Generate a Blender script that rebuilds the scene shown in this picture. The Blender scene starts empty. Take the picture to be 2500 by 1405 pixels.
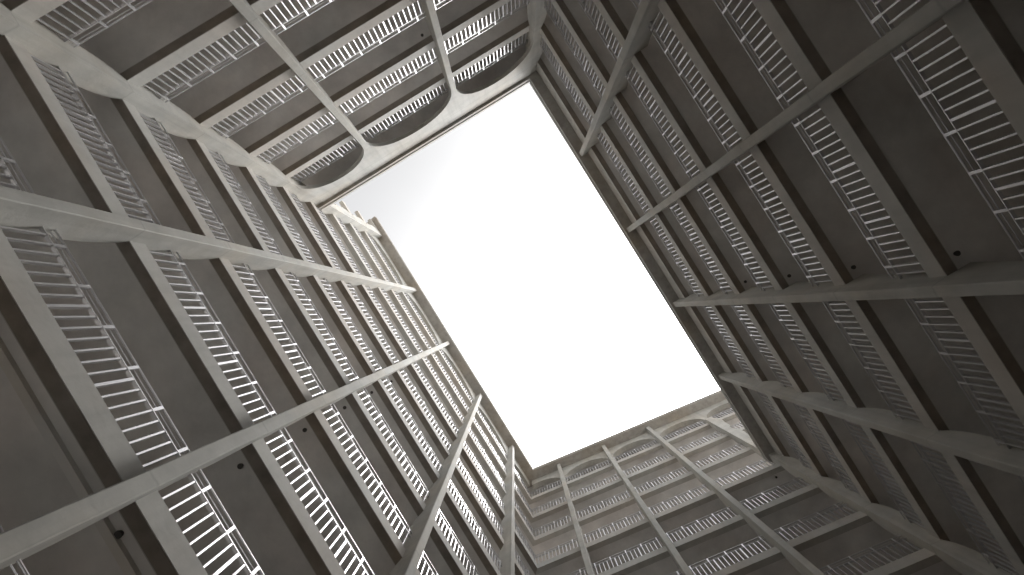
import bpy, bmesh, math, random
from mathutils import Matrix, Vector
random.seed(7)
scene = bpy.context.scene

# ---------------------------------------------------------------- camera
CAM_Z = 1.7
TX, TY = 0.038299, -0.003037                      # small tilt away from the zenith
cam_data = bpy.data.cameras.new("camera")
cam_data.sensor_width = 36.0
cam_data.lens = 36.0 * 1600 / 2500
cam_data.clip_start = 0.05
cam_data.clip_end = 2000
cam = bpy.data.objects.new("camera", cam_data)
scene.collection.objects.link(cam)
R = Matrix.Rotation(TX, 3, 'X') @ Matrix.Rotation(TY, 3, 'Y')
cx, cy, cz = R @ Vector((1, 0, 0)), R @ Vector((0, -1, 0)), -(R @ Vector((0, 0, 1)))
M = Matrix((cx, cy, cz)).transposed().to_4x4()
M.translation = Vector((0, 0, CAM_Z))
cam.matrix_world = M
scene.camera = cam

# ---------------------------------------------------------------- sky, sun, exposure
SUN_DIR = Vector((0.33, 0.055, 1.0)).normalized()   # towards the sun
elev = math.asin(SUN_DIR.z)
world = bpy.data.worlds.new("World")
scene.world = world
world.use_nodes = True
nt = world.node_tree
nt.nodes.clear()
out = nt.nodes.new('ShaderNodeOutputWorld')
bg = nt.nodes.new('ShaderNodeBackground')
sky = nt.nodes.new('ShaderNodeTexSky')
sky.sky_type = 'NISHITA'
sky.sun_disc = False
sky.sun_elevation = elev
sky.sun_rotation = math.atan2(SUN_DIR.x, SUN_DIR.y)
sky.air_density = 1.0
sky.dust_density = 4.0
sky.ozone_density = 1.0
hs = nt.nodes.new('ShaderNodeHueSaturation')
hs.inputs['Saturation'].default_value = 0.07
hs.inputs['Value'].default_value = 1.0
tc = nt.nodes.new('ShaderNodeTexCoord')
no = nt.nodes.new('ShaderNodeTexNoise')
no.inputs['Scale'].default_value = 3.2
no.inputs['Detail'].default_value = 4
mr = nt.nodes.new('ShaderNodeMapRange')
mr.inputs['From Min'].default_value = 0.35
mr.inputs['From Max'].default_value = 0.65
mr.inputs['To Min'].default_value = 0.97
mr.inputs['To Max'].default_value = 1.04
mul = nt.nodes.new('ShaderNodeVectorMath')
mul.operation = 'SCALE'
nt.links.new(tc.outputs['Generated'], no.inputs['Vector'])
nt.links.new(no.outputs['Fac'], mr.inputs['Value'])
nt.links.new(sky.outputs['Color'], hs.inputs['Color'])
nt.links.new(hs.outputs['Color'], mul.inputs[0])
dt = nt.nodes.new('ShaderNodeVectorMath'); dt.operation = 'DOT_PRODUCT'
dt.inputs[1].default_value = (0.60, 0.45, 0.0)            # the cloud deck is thinner on one side
nt.links.new(tc.outputs['Generated'], dt.inputs[0])
mg = nt.nodes.new('ShaderNodeMapRange'); mg.interpolation_type = 'SMOOTHSTEP'
mg.inputs['From Min'].default_value = -0.20
mg.inputs['From Max'].default_value = 0.24
mg.inputs['To Min'].default_value = 0.58
mg.inputs['To Max'].default_value = 1.25
nt.links.new(dt.outputs['Value'], mg.inputs['Value'])
mm = nt.nodes.new('ShaderNodeMath'); mm.operation = 'MULTIPLY'
nt.links.new(mr.outputs['Result'], mm.inputs[0]); nt.links.new(mg.outputs['Result'], mm.inputs[1])
sz = nt.nodes.new('ShaderNodeSeparateXYZ')
nt.links.new(tc.outputs['Generated'], sz.inputs[0])
mh = nt.nodes.new('ShaderNodeMapRange')                   # sky boosted halfway down, out of view, added to light the slab edges
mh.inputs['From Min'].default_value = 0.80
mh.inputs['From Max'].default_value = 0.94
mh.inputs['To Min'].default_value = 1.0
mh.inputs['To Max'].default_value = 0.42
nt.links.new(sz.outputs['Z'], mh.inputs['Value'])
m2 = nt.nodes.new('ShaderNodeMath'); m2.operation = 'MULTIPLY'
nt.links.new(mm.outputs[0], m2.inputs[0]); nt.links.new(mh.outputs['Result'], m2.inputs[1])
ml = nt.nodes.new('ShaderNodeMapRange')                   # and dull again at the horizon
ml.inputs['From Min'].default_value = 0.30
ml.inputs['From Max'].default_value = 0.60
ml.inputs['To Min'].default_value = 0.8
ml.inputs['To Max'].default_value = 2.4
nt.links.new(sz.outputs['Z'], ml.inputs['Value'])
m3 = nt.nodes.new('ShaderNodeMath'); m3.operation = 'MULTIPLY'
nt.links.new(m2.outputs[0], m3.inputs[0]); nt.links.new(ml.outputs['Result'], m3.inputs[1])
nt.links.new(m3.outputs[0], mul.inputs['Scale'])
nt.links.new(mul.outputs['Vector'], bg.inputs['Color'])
bg.inputs['Strength'].default_value = 0.15
nt.links.new(bg.outputs['Background'], out.inputs['Surface'])

sun_data = bpy.data.lights.new("sun", 'SUN')
sun_data.energy = 0.9
sun_data.angle = math.radians(8)
sun_data.color = (1.0, 0.97, 0.93)
sun = bpy.data.objects.new("sun", sun_data)
scene.collection.objects.link(sun)
sun.rotation_euler = SUN_DIR.to_track_quat('Z', 'Y').to_euler()
sun.location = (10, -12, 60)

scene.view_settings.view_transform = 'Standard'
scene.view_settings.look = 'None'
scene.view_settings.exposure = 0.95
scene.view_settings.gamma = 1.0
scene.render.engine = 'CYCLES'
scene.cycles.max_bounces = 10
scene.cycles.diffuse_bounces = 7

# ---------------------------------------------------------------- materials
def new_mat(name):
    m = bpy.data.materials.new(name)
    m.use_nodes = True
    return m, m.node_tree, m.node_tree.nodes['Principled BSDF']

def concrete(name, col, var=0.12, scale=1.3, rough=0.85, joint=0.0, tint=(1.0, 0.93, 0.84), streak=0.0):
    m, t, b = new_mat(name)
    N, L = t.nodes, t.links
    tcn = N.new('ShaderNodeTexCoord')
    geo = N.new('ShaderNodeNewGeometry')
    n1 = N.new('ShaderNodeTexNoise'); n1.inputs['Scale'].default_value = scale; n1.inputs['Detail'].default_value = 7; n1.inputs['Roughness'].default_value = 0.62
    L.new(geo.outputs['Position'], n1.inputs['Vector'])
    r1 = N.new('ShaderNodeMapRange'); r1.inputs['From Min'].default_value = 0.3; r1.inputs['From Max'].default_value = 0.7
    r1.inputs['To Min'].default_value = 1 - var; r1.inputs['To Max'].default_value = 1 + var
    L.new(n1.outputs['Fac'], r1.inputs['Value'])
    n2 = N.new('ShaderNodeTexNoise'); n2.inputs['Scale'].default_value = 0.45; n2.inputs['Detail'].default_value = 3
    L.new(geo.outputs['Position'], n2.inputs['Vector'])
    r2 = N.new('ShaderNodeMapRange'); r2.inputs['From Min'].default_value = 0.42; r2.inputs['From Max'].default_value = 0.62
    L.new(n2.outputs['Fac'], r2.inputs['Value'])
    mix = N.new('ShaderNodeMix'); mix.data_type = 'RGBA'
    mix.inputs['A'].default_value = (*col, 1)
    mix.inputs['B'].default_value = (col[0] * tint[0], col[1] * tint[1], col[2] * tint[2], 1)
    L.new(r2.outputs['Result'], mix.inputs['Factor'])
    sc = N.new('ShaderNodeVectorMath'); sc.operation = 'SCALE'
    L.new(mix.outputs['Result'], sc.inputs[0]); L.new(r1.outputs['Result'], sc.inputs['Scale'])
    last = sc.outputs['Vector']
    if streak:
        mp = N.new('ShaderNodeMapping'); mp.inputs['Scale'].default_value = (5.0, 5.0, 0.35)
        L.new(geo.outputs['Position'], mp.inputs['Vector'])
        n3 = N.new('ShaderNodeTexNoise'); n3.inputs['Scale'].default_value = 1.0; n3.inputs['Detail'].default_value = 4
        L.new(mp.outputs['Vector'], n3.inputs['Vector'])
        r3 = N.new('ShaderNodeMapRange'); r3.inputs['From Min'].default_value = 0.45; r3.inputs['From Max'].default_value = 0.75
        r3.inputs['To Min'].default_value = 1.0; r3.inputs['To Max'].default_value = 1 - streak
        L.new(n3.outputs['Fac'], r3.inputs['Value'])
        s3 = N.new('ShaderNodeVectorMath'); s3.operation = 'SCALE'
        L.new(last, s3.inputs[0]); L.new(r3.outputs['Result'], s3.inputs['Scale'])
        last = s3.outputs['Vector']
    if joint:                                        # pour joint round the column once a storey
        sep = N.new('ShaderNodeSeparateXYZ'); L.new(geo.outputs['Position'], sep.inputs[0])
        nj = N.new('ShaderNodeTexNoise'); nj.inputs['Scale'].default_value = 6
        L.new(geo.outputs['Position'], nj.inputs['Vector'])
        a1 = N.new('ShaderNodeMath'); a1.operation = 'MULTIPLY_ADD'; a1.inputs[1].default_value = 0.10
        L.new(nj.outputs['Fac'], a1.inputs[0]); L.new(sep.outputs['Z'], a1.inputs[2])
        a2 = N.new('ShaderNodeMath'); a2.operation = 'ADD'; a2.inputs[1].default_value = -2.52
        L.new(a1.outputs[0], a2.inputs[0])
        a3 = N.new('ShaderNodeMath'); a3.operation = 'PINGPONG'; a3.inputs[1].default_value = 1.5
        L.new(a2.outputs[0], a3.inputs[0])
        a4 = N.new('ShaderNodeMapRange'); a4.inputs['From Min'].default_value = 0.004; a4.inputs['From Max'].default_value = 0.035
        a4.inputs['To Min'].default_value = 1 - joint; a4.inputs['To Max'].default_value = 1.0
        L.new(a3.outputs[0], a4.inputs['Value'])
        s4 = N.new('ShaderNodeVectorMath'); s4.operation = 'SCALE'
        L.new(last, s4.inputs[0]); L.new(a4.outputs['Result'], s4.inputs['Scale'])
        last = s4.outputs['Vector']
    L.new(last, b.inputs['Base Color'])
    b.inputs['Roughness'].default_value = rough
    bp = N.new('ShaderNodeBump'); bp.inputs['Strength'].default_value = 0.25; bp.inputs['Distance'].default_value = 0.02
    nb = N.new('ShaderNodeTexNoise'); nb.inputs['Scale'].default_value = 9; nb.inputs['Detail'].default_value = 6
    L.new(geo.outputs['Position'], nb.inputs['Vector'])
    L.new(nb.outputs['Fac'], bp.inputs['Height']); L.new(bp.outputs['Normal'], b.inputs['Normal'])
    return m

MAT_COL = concrete("column_render", (0.46, 0.455, 0.425), tint=(1.0, 0.955, 0.90), var=0.13, joint=0.16, streak=0.18)
MAT_FASCIA = concrete("slab_edge_render", (0.47, 0.462, 0.432), var=0.09, tint=(1.0, 0.94, 0.90), streak=0.12)
MAT_SOFFIT = concrete("soffit_paint", (0.70, 0.69, 0.672), var=0.20, scale=0.8, tint=(1.0, 0.96, 0.94))
MAT_EDGE_BAND = concrete("brown_edge_band", (0.26, 0.232, 0.205), var=0.25, scale=2.0)  # darker brown strip along the underside of the slab edge
MAT_CORNICE = concrete("cornice_render", (0.38, 0.365, 0.34), var=0.15, streak=0.2)
MAT_WALL = concrete("gallery_wall", (0.70, 0.69, 0.67), var=0.08)
MAT_GROUND = concrete("court_paving", (0.34, 0.33, 0.32), var=0.2, scale=0.9)
MAT_METAL, t_, b_ = new_mat("brushed_steel")
b_.inputs['Base Color'].default_value = (0.58, 0.575, 0.585, 1)
b_.inputs['Metallic'].default_value = 0.72
b_.inputs['Roughness'].default_value = 0.36
nz = t_.nodes.new('ShaderNodeTexNoise'); nz.inputs['Scale'].default_value = 3.0
mz = t_.nodes.new('ShaderNodeMapRange'); mz.inputs['To Min'].default_value = 0.33; mz.inputs['To Max'].default_value = 0.40
gz = t_.nodes.new('ShaderNodeNewGeometry')
t_.links.new(gz.outputs['Position'], nz.inputs['Vector']); t_.links.new(nz.outputs['Fac'], mz.inputs['Value'])
t_.links.new(mz.outputs['Result'], b_.inputs['Roughness'])
MAT_DARK, t_, b_ = new_mat("dark_outlet")
b_.inputs['Base Color'].default_value = (0.07, 0.065, 0.06, 1)
b_.inputs['Roughness'].default_value = 0.7

# ---------------------------------------------------------------- helpers
def link(o, parent=None):
    scene.collection.objects.link(o)
    if parent: o.parent = parent
    return o

def build(name, bm, mat, parent=None, smooth=False, loc=None):
    bmesh.ops.recalc_face_normals(bm, faces=bm.faces)
    me = bpy.data.meshes.new(name)
    bm.to_mesh(me); bm.free()
    me.materials.append(mat)
    if smooth:
        for p in me.polygons: p.use_smooth = True
    o = bpy.data.objects.new(name, me)
    if loc: o.location = loc
    return link(o, parent)

def prism(bm, poly, z0, z1):
    """poly = list of (x, y); vertical prism"""
    lo = [bm.verts.new((x, y, z0)) for x, y in poly]
    hi = [bm.verts.new((x, y, z1)) for x, y in poly]
    n = len(poly)
    bm.faces.new(lo); bm.faces.new(hi)
    for i in range(n):
        j = (i + 1) % n
        bm.faces.new((lo[i], lo[j], hi[j], hi[i]))

def box(bm, x0, x1, y0, y1, z0, z1):
    prism(bm, [(x0, y0), (x1, y0), (x1, y1), (x0, y1)], z0, z1)

def rod(bm, p0, p1, r, seg=8, cap=False):
    p0, p1 = Vector(p0), Vector(p1)
    d = p1 - p0
    q = d.to_track_quat('Z', 'Y').to_matrix().to_4x4()
    q.translation = (p0 + p1) / 2
    bmesh.ops.create_cone(bm, cap_ends=cap, segments=seg, radius1=r, radius2=r, depth=d.length, matrix=q)

# ---------------------------------------------------------------- plan of the court
U = 3.0
Z0 = CAM_Z + 0.7934
def zk(k): return Z0 + U * k
ANG = {'L': 2.58099, 'R': -0.550984, 'T': -2.127531, 'B': 1.176735}
DIST = {'L': 4.3212, 'R': 5.7926, 'T': 7.9491, 'B': 9.1215}
NV = {w: Vector((math.cos(a), math.sin(a))) for w, a in ANG.items()}
TV = {w: Vector((-n.y, n.x)) for w, n in NV.items()}
PF = 0.30           # how far the fins stand in front of the slab edge
FW = 0.20           # width of a fin
DEPTH = 2.4

def meet(w, p, v, q):
    """where the plane p of wing w meets the plane q of wing v, as coordinate a in w"""
    n1, n2 = NV[w], NV[v]
    d1, d2 = DIST[w] - p, DIST[v] - q
    det = n1.x * n2.y - n1.y * n2.x
    P = Vector(((d1 * n2.y - n1.y * d2) / det, (n1.x * d2 - d1 * n2.x) / det))
    return TV[w].dot(P)

LOW_SOFFIT, LOW_TOP = CAM_Z + 25.65, CAM_Z + 26.06
HIGH_SOFFIT, HIGH_TOP = CAM_Z + 37.3, CAM_Z + 37.62

# neighbours at the low-a and the high-a end of every wing
NB = {'L': ('B', 'T'), 'B': ('R', 'L'), 'R': ('T', 'B'), 'T': ('L', 'R')}
COLS = {'L': [-6.36, -2.95, 0.53, 4.08], 'R': [-3.93, -0.41, 3.02, 6.34],
        'T': [-1.33, 2.30], 'B': [-4.47, -1.76, 0.97]}
KTOP = {'L': 11, 'B': 11, 'R': 7, 'T': 7}

WINGS = {}
def wing(w, label):
    o = bpy.data.objects.new("building_wing", None)
    P = NV[w] * DIST[w]
    o.location = (P.x, P.y, 0)
    o.rotation_euler = (0, 0, math.atan2(TV[w].y, TV[w].x))
    o['label'] = label
    o['category'] = "building"
    o['group'] = "gallery wings round the light well"
    link(o)
    WINGS[w] = o
    return o

def ends(w, k_or_top, p):
    """a-range of a slab of wing w at offset p; the tall wings run on above the low ones"""
    lo, hi = NB[w]
    a0 = meet(w, p, lo, p)
    a1 = meet(w, p, hi, p)
    if w == 'L' and k_or_top >= 8: a1 = meet('L', 0, 'T', 0) + 0.05
    if w == 'B' and k_or_top >= 9: a0 = -13.4
    return a0, a1

def slab_poly(w, k, p_front, p_back):
    f0, f1 = ends(w, k, p_front)
    b0, b1 = ends(w, k, p_back)
    return [(f0, p_front), (f1, p_front), (b1, p_back), (b0, p_back)]

# rear edge of a fin between two floors: (height above the slab bottom, p)
SCALLOP = [(0.02, -0.06), (0.42, -0.06), (0.43, -0.15), (1.50, -0.16), (1.56, -0.19), (1.75, -0.21), (2.1, -0.20),
           (2.4, -0.175), (2.65, -0.135), (2.85, -0.075), (2.96, -0.03)]

HAUNCH = [(0.02, -0.06), (0.42, -0.06), (0.43, -0.20), (1.50, -0.21), (1.8, -0.245), (2.2, -0.30), (2.6, -0.35), (2.96, -0.39), (2.99, -0.06)]

def fin_mesh(z_lo, z_hi, deep=1.0, kmin=0, pf=PF, w=FW):
    bm = bmesh.new()
    c = 0.014
    levels = [(z_lo, -0.16)]
    k = kmin
    while zk(k) < z_hi:
        for h, p in (HAUNCH if deep > 1 else SCALLOP):
            z = zk(k) + h
            if z_lo + 0.02 < z < z_hi - 0.02:
                levels.append((z, p))
        k += 1
    levels.append((z_hi, levels[-1][1]))
    rings = []
    for z, pr in levels:
        jit = 0.003 * math.sin(z * 1.7 + deep * 3)
        pts = [(-w / 2 + jit, pr), (-w / 2 + jit, pf - c), (-w / 2 + c + jit, pf), (w / 2 - c + jit, pf), (w / 2 + jit, pf - c), (w / 2 + jit, pr)]
        rings.append([bm.verts.new((x, y, z)) for x, y in pts])
    for r0, r1 in zip(rings, rings[1:]):
        for i in range(6):
            j = (i + 1) % 6
            bm.faces.new((r0[i], r0[j], r1[j], r1[i]))
    bm.faces.new(rings[0]); bm.faces.new(rings[-1])
    return bm

def corner_column(w, v, z_hi, e=0.27):
    """square column at the inner corner of wings w and v, child of w"""
    bm = bmesh.new()
    def P(p, q):
        return (meet(w, p, v, q), p)
    levels = [(0.0, -0.15)]
    k = 0
    while zk(k) < z_hi:
        for h, p in SCALLOP:
            z = zk(k) + h
            if 0.02 < z < z_hi - 0.02: levels.append((z, p))
        k += 1
    levels.append((z_hi, levels[-1][1]))
    rings = []
    for z, pr in levels:
        pts = [P(pr, e), P(e, e), P(e, pr), P(pr, pr)]
        rings.append([bm.verts.new((x, y, z)) for x, y in pts])
    for r0, r1 in zip(rings, rings[1:]):
        for i in range(4):
            j = (i + 1) % 4
            bm.faces.new((r0[i], r0[j], r1[j], r1[i]))
    bm.faces.new(rings[0]); bm.faces.new(rings[-1])
    o = build("corner_column", bm, MAT_COL, WINGS[w])
    o['label'] = "square corner column"
    return o

# railing, local x along the wing, origin at the bay's middle on the slab bottom
RAIL_P = -0.055
PITCH = 0.1460
rail_cache = {}
def railing_meshes(L):
    key = round(L, 3)
    if key in rail_cache: return rail_cache[key]
    n = max(6, int(round((L + 0.08) / PITCH)))
    s = (L + 0.08) / n
    xs = [-(L + 0.08) / 2 + s * i for i in range(1, n)]
    posts = {round(n / 3) - 1, round(2 * n / 3) - 1} if n >= 12 else {n // 2 - 1}
    b1 = bmesh.new()                                  # rails
    box(b1, -L / 2, L / 2, RAIL_P - 0.026, RAIL_P + 0.026, 1.216, 1.230)
    rod(b1, (-L / 2, RAIL_P, 1.475), (L / 2, RAIL_P, 1.475), 0.016, 10)
    rod(b1, (-L / 2, RAIL_P - 0.050, 1.45), (L / 2, RAIL_P - 0.050, 1.45), 0.008, 8)
    b2 = bmesh.new()                                  # thin balusters
    for i, x in enumerate(xs):
        if i in posts: continue
        box(b2, x - 0.012, x + 0.012, RAIL_P - 0.022, RAIL_P + 0.022, 0.39, 1.214)
    b3 = bmesh.new()
    box(b3, -0.019, 0.019, RAIL_P - 0.024, RAIL_P + 0.025, 0.39, 1.214)
    b4 = bmesh.new()
    box(b4, -0.021, 0.021, RAIL_P - 0.015, RAIL_P + 0.020, 1.231, 1.46)
    ms = []
    for nm, b in (('railing', b1), ('baluster', b2), ('post', b3), ('bracket', b4)):
        bmesh.ops.recalc_face_normals(b, faces=b.faces)
        me = bpy.data.meshes.new(nm); b.to_mesh(me); b.free()
        me.materials.append(MAT_METAL)
        
        ms.append(me)
    stubs = [xs[i] for i in range(1 if n % 4 == 0 else ((n - 2) % 4) // 2 + 0, len(xs), 4)]
    rail_cache[key] = (ms, [xs[i] for i in sorted(posts)], stubs)
    return rail_cache[key]

def railing(w, k, a0, a1):
    L = a1 - a0
    (m_rail, m_bar, m_post, m_stub), posts, stubs = railing_meshes(L)
    r = bpy.data.objects.new("railing", m_rail)
    r.location = ((a0 + a1) / 2, 0, zk(k))
    link(r, WINGS[w])
    link(bpy.data.objects.new("balusters", m_bar), r)
    for x in posts:
        o = bpy.data.objects.new("post", m_post); o.location = (x, 0, 0); link(o, r)
    for x in stubs:
        o = bpy.data.objects.new("rail_bracket", m_stub); o.location = (x, 0, 0); link(o, r)

def arch_beam(w, edges, zs, zc, zt, p0, p1, hidden):
    """edges: list of (a_left, a_right, va_left, va_right) openings; beam solid between them.
    hidden openings use a virtual span so that the corner cuts them."""
    bm = bmesh.new()
    a_all0, a_all1 = hidden
    cols = []                                        # list of (a, z_bottom)
    N = 26
    pos = a_all0
    for a0, a1, v0, v1 in edges:
        if a0 > pos + 1e-4:
            cols.append((pos, zs)); cols.append((a0 - 1e-3, zs))
        for i in range(N + 1):
            u = math.sin((i / N - 0.5) * math.pi) * 0.5 + 0.5
            a = v0 + (v1 - v0) * u
            if a < a0 - 1e-6 or a > a1 + 1e-6: continue
            x = abs(2 * (a - v0) / (v1 - v0) - 1)
            z = zs + (zc - zs) * max(0.0, 1 - x ** 2.15) ** (1 / 2.0)
            cols.append((a, z))
        pos = a1
    if a_all1 > pos + 1e-4:
        cols.append((pos + 1e-3, zs)); cols.append((a_all1, zs))
    cols.sort(key=lambda q: q[0])
    f = [(bm.verts.new((a, p0, z)), bm.verts.new((a, p0, zt))) for a, z in cols]
    b = [(bm.verts.new((a, p1, z)), bm.verts.new((a, p1, zt))) for a, z in cols]
    for i in range(len(cols) - 1):
        bm.faces.new((f[i][0], f[i + 1][0], f[i + 1][1], f[i][1]))
        bm.faces.new((b[i][0], b[i][1], b[i + 1][1], b[i + 1][0]))
        bm.faces.new((f[i][0], b[i][0], b[i + 1][0], f[i + 1][0]))
        bm.faces.new((f[i][1], f[i + 1][1], b[i + 1][1], b[i][1]))
    bm.faces.new((f[0][0], f[0][1], b[0][1], b[0][0]))
    bm.faces.new((f[-1][0], b[-1][0], b[-1][1], f[-1][1]))
    return build("arched_beam", bm, MAT_COL, WINGS[w])

def drain(parent, a, p, z):
    bm = bmesh.new()
    rod(bm, (0, 0, 0.05), (0, 0, -0.04), 0.032, 14, True)
    rod(bm, (0, 0, -0.04), (0, 0, -0.06), 0.042, 14, True)
    build("drain_outlet", bm, MAT_DARK, parent, loc=(a, p, z))

# ---------------------------------------------------------------- ground
bm = bmesh.new()
v = [bm.verts.new(q) for q in ((-400, -400, 0), (400, -400, 0), (400, 400, 0), (-400, 400, 0))]
bm.faces.new(v)
g = build("ground", bm, MAT_GROUND)
g['kind'] = "structure"

# ---------------------------------------------------------------- the four wings
wing('L', "tall gallery wing on the left with the brightest railings and arches at its top")
wing('R', "darkest gallery wing on the right, with a straight beam under its roof")
wing('T', "gallery wing at the top with three large round arches under its low roof")
wing('B', "pale gallery wing at the bottom, narrow bays and small arches under its cornice")

for w in 'LRTB':
    W = WINGS[w]
    tall = w in 'LB'
    soff, top = (HIGH_SOFFIT, HIGH_TOP) if tall else (LOW_SOFFIT, LOW_TOP)
    kt = KTOP[w]
    slab_ks = list(range(0, kt + 1)) + ([8] if w == 'R' else [])
    for k in slab_ks:
        bm = bmesh.new()
        h = 0.42
        if w == 'R' and k == 8: h = soff - zk(8)
        # edge upstand and the slab behind it
        prism(bm, slab_poly(w, k, 0.0, -0.20), zk(k), zk(k) + h)
        s = build("floor_slab", bm, MAT_FASCIA, W)
        bm = bmesh.new()
        prism(bm, slab_poly(w, k, -0.202, -DEPTH), zk(k) + 0.06, zk(k) + 0.30)
        build("soffit", bm, MAT_SOFFIT, s)
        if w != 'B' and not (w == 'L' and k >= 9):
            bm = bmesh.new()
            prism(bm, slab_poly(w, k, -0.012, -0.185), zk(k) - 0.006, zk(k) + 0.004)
            build("edge_band", bm, MAT_EDGE_BAND, s)
        if w == 'L' and k <= 2:
            bm = bmesh.new()
            prism(bm, slab_poly(w, k, -0.36, -0.46), zk(k) - 0.02, zk(k) + 0.058)
            build("conduit", bm, MAT_WALL, s)
        # dark drain outlets beside some of the fins
        sd = {'L': (-1, [0.53]), 'R': (-1, [3.02]), 'T': (-1, [2.30]), 'B': (1, [-7.0])}[w]
        if (w == 'L' and 2 <= k <= 7) or (w == 'R' and 2 <= k <= 6) or (w == 'T' and k in (5, 6)) or (w == 'B' and k == 8):
            for a in sd[1]:
                drain(s, a + sd[0] * (0.30), -0.33, zk(k) + 0.06)
    # back wall of the galleries
    for (z0, z1, kk) in ([(0, LOW_SOFFIT, 0), (LOW_TOP, soff, 10)] if tall else [(0, soff, 0)]):
        bm = bmesh.new()
        prism(bm, slab_poly(w, kk, -DEPTH - 0.003, -DEPTH - 0.25), z0, z1)
        build("gallery_wall", bm, MAT_WALL, W)
    # roof with its cornice
    bm = bmesh.new()
    kk = 12
    cp = 0.5 if tall else 0.4
    poly = slab_poly(w, kk, cp, -DEPTH - 0.6)
    if w == 'L': poly[1] = (meet('L', 0, 'T', 0) + 0.95, cp); poly[2] = (meet('L', 0, 'T', 0) + 0.4, -DEPTH - 0.6)
    if w in 'RT':
        poly = slab_poly(w, 0, cp, -DEPTH - 0.6)
        if w == 'R':
            poly[1] = (meet('R', cp, 'B', 0.0), cp); poly[2] = (meet('R', -DEPTH - 0.6, 'B', -DEPTH), -DEPTH - 0.6)
        else:
            poly[0] = (meet('T', cp, 'L', 0.0), cp); poly[3] = (meet('T', -DEPTH - 0.6, 'L', -DEPTH - 0.6), -DEPTH - 0.6)
    prism(bm, poly, soff, top)
    rf = build("roof", bm, MAT_CORNICE, W)
    bm = bmesh.new()
    prism(bm, slab_poly(w, 10 if tall else 0, -0.30, -DEPTH + 0.01), soff - 0.05, soff - 0.004)
    build("roof_soffit", bm, MAT_SOFFIT, rf)
    bm = bmesh.new()
    e0, e1 = poly[0][0], poly[1][0]
    prism(bm, [(e0 + 0.05, cp + 0.03), (e1 - 0.05, cp + 0.03), (e1 - 0.05, cp + 0.002), (e0 + 0.05, cp + 0.002)], top - 0.16, top + 0.03)
    build("roof_edge_trim", bm, MAT_FASCIA, rf)

    # fins
    for a in COLS[w]:
        zt = soff
        if w == 'T': zt = zk(7) + 0.62
        bm = fin_mesh(0.0, zt, deep=1.7 if w == 'R' and abs(a) < 5 else 1.0)
        o = build("column", bm, MAT_COL, W, loc=(a, 0, 0))

# corner columns
corner_column('L', 'T', HIGH_SOFFIT)
corner_column('R', 'T', LOW_SOFFIT)
corner_column('B', 'R', zk(11) + 0.30)
bm = fin_mesh(LOW_TOP, HIGH_SOFFIT, kmin=8)
build("column", bm, MAT_COL, WINGS['B'], loc=(-10.05, 0, 0))

# railings
E = 0.27
for w in 'LRTB':
    lo, hi = NB[w]
    for k in range(1, KTOP[w] + 1):
        cs = [(a - FW / 2, a + FW / 2) for a in COLS[w]]
        a_start = meet(w, RAIL_P, lo, E)
        a_end = meet(w, RAIL_P, hi, E)
        if w == 'L': a_start = meet('L', RAIL_P, 'B', RAIL_P)
        if w == 'B': a_end = meet('B', RAIL_P, 'L', RAIL_P)
        if w == 'B' and k >= 9:
            cs = [(-10.15, -9.95), (meet('B', 0, 'R', -0.15), meet('B', 0, 'R', 0.27))] + cs
            a_start = -13.2
        pts = [a_start]
        for c0, c1 in cs: pts += [c0, c1]
        pts.append(a_end)
        for i in range(0, len(pts), 2):
            railing(w, k, pts[i], pts[i + 1])

# arched beams under the roofs
def openings(w, cs, first, last, span):
    pts = [first]
    for c in cs: pts += [c - FW / 2, c + FW / 2]
    pts.append(last)
    return [(pts[i], pts[i + 1]) for i in range(0, len(pts), 2)]

cL = COLS['L']
aBL = meet('L', 0, 'B', 0)
op = openings('L', cL, aBL, meet('L', 0, 'T', 0.27), 0)
ed = [(a0, a1, a0, a1) for a0, a1 in op]
ed[0] = (ed[0][0], ed[0][1], ed[0][1] - 3.3, ed[0][1])
arch_beam('L', ed, zk(11) + 1.05, CAM_Z + 36.4, HIGH_SOFFIT - 0.002, -0.002, -0.28, (aBL, meet('L', 0, 'T', 0)))
cB = [-10.05, meet('B', 0, 'R', 0.06)] + COLS['B']
aLB = meet('B', 0, 'L', 0)
op = openings('B', cB, -13.3, aLB, 0)
ed = [(a0, a1, a0, a1) for a0, a1 in op]
ed[-1] = (ed[-1][0], ed[-1][1], ed[-1][0], ed[-1][0] + 2.65)
arch_beam('B', ed, zk(11) + 1.15, CAM_Z + 36.5, HIGH_SOFFIT - 0.002, -0.002, -0.28, (-13.4, aLB))
aT0, aT1 = meet('T', 0.297, 'L', 0.27), meet('T', 0.297, 'R', 0.27)
op = openings('T', COLS['T'], aT0, aT1, 0)
arch_beam('T', [(a0, a1, a0, a1) for a0, a1 in op], zk(7) + 0.62, CAM_Z + 24.2, LOW_SOFFIT - 0.002, 0.297, 0.17, (aT0, aT1))

a_e0 = meet('L', 0, 'T', 0) + 0.053
# end wall added to keep light out of the bottom wing's run-on galleries
bm = bmesh.new()
box(bm, -13.65, -13.403, -DEPTH - 0.24, -0.02, LOW_TOP, HIGH_SOFFIT - 0.003)
build("end_wall", bm, MAT_WALL, WINGS['B'])
bm = bmesh.new()
box(bm, a_e0, a_e0 + 0.2, -DEPTH - 0.24, -0.02, LOW_TOP, HIGH_SOFFIT - 0.003)
build("end_wall", bm, MAT_WALL, WINGS['L'])

# beam ends of the tall left wing that run on past its corner column, over the low roof
a_c = meet('L', 0, 'T', 0)
for k in (10, 11, 12):
    bm = bmesh.new()
    z = zk(k) if k < 12 else HIGH_SOFFIT - 0.46
    box(bm, a_c - 0.02, a_c + 0.85, 0.07, 0.25, z, z + 0.42)
    build("beam_end", bm, MAT_FASCIA, WINGS['L'])
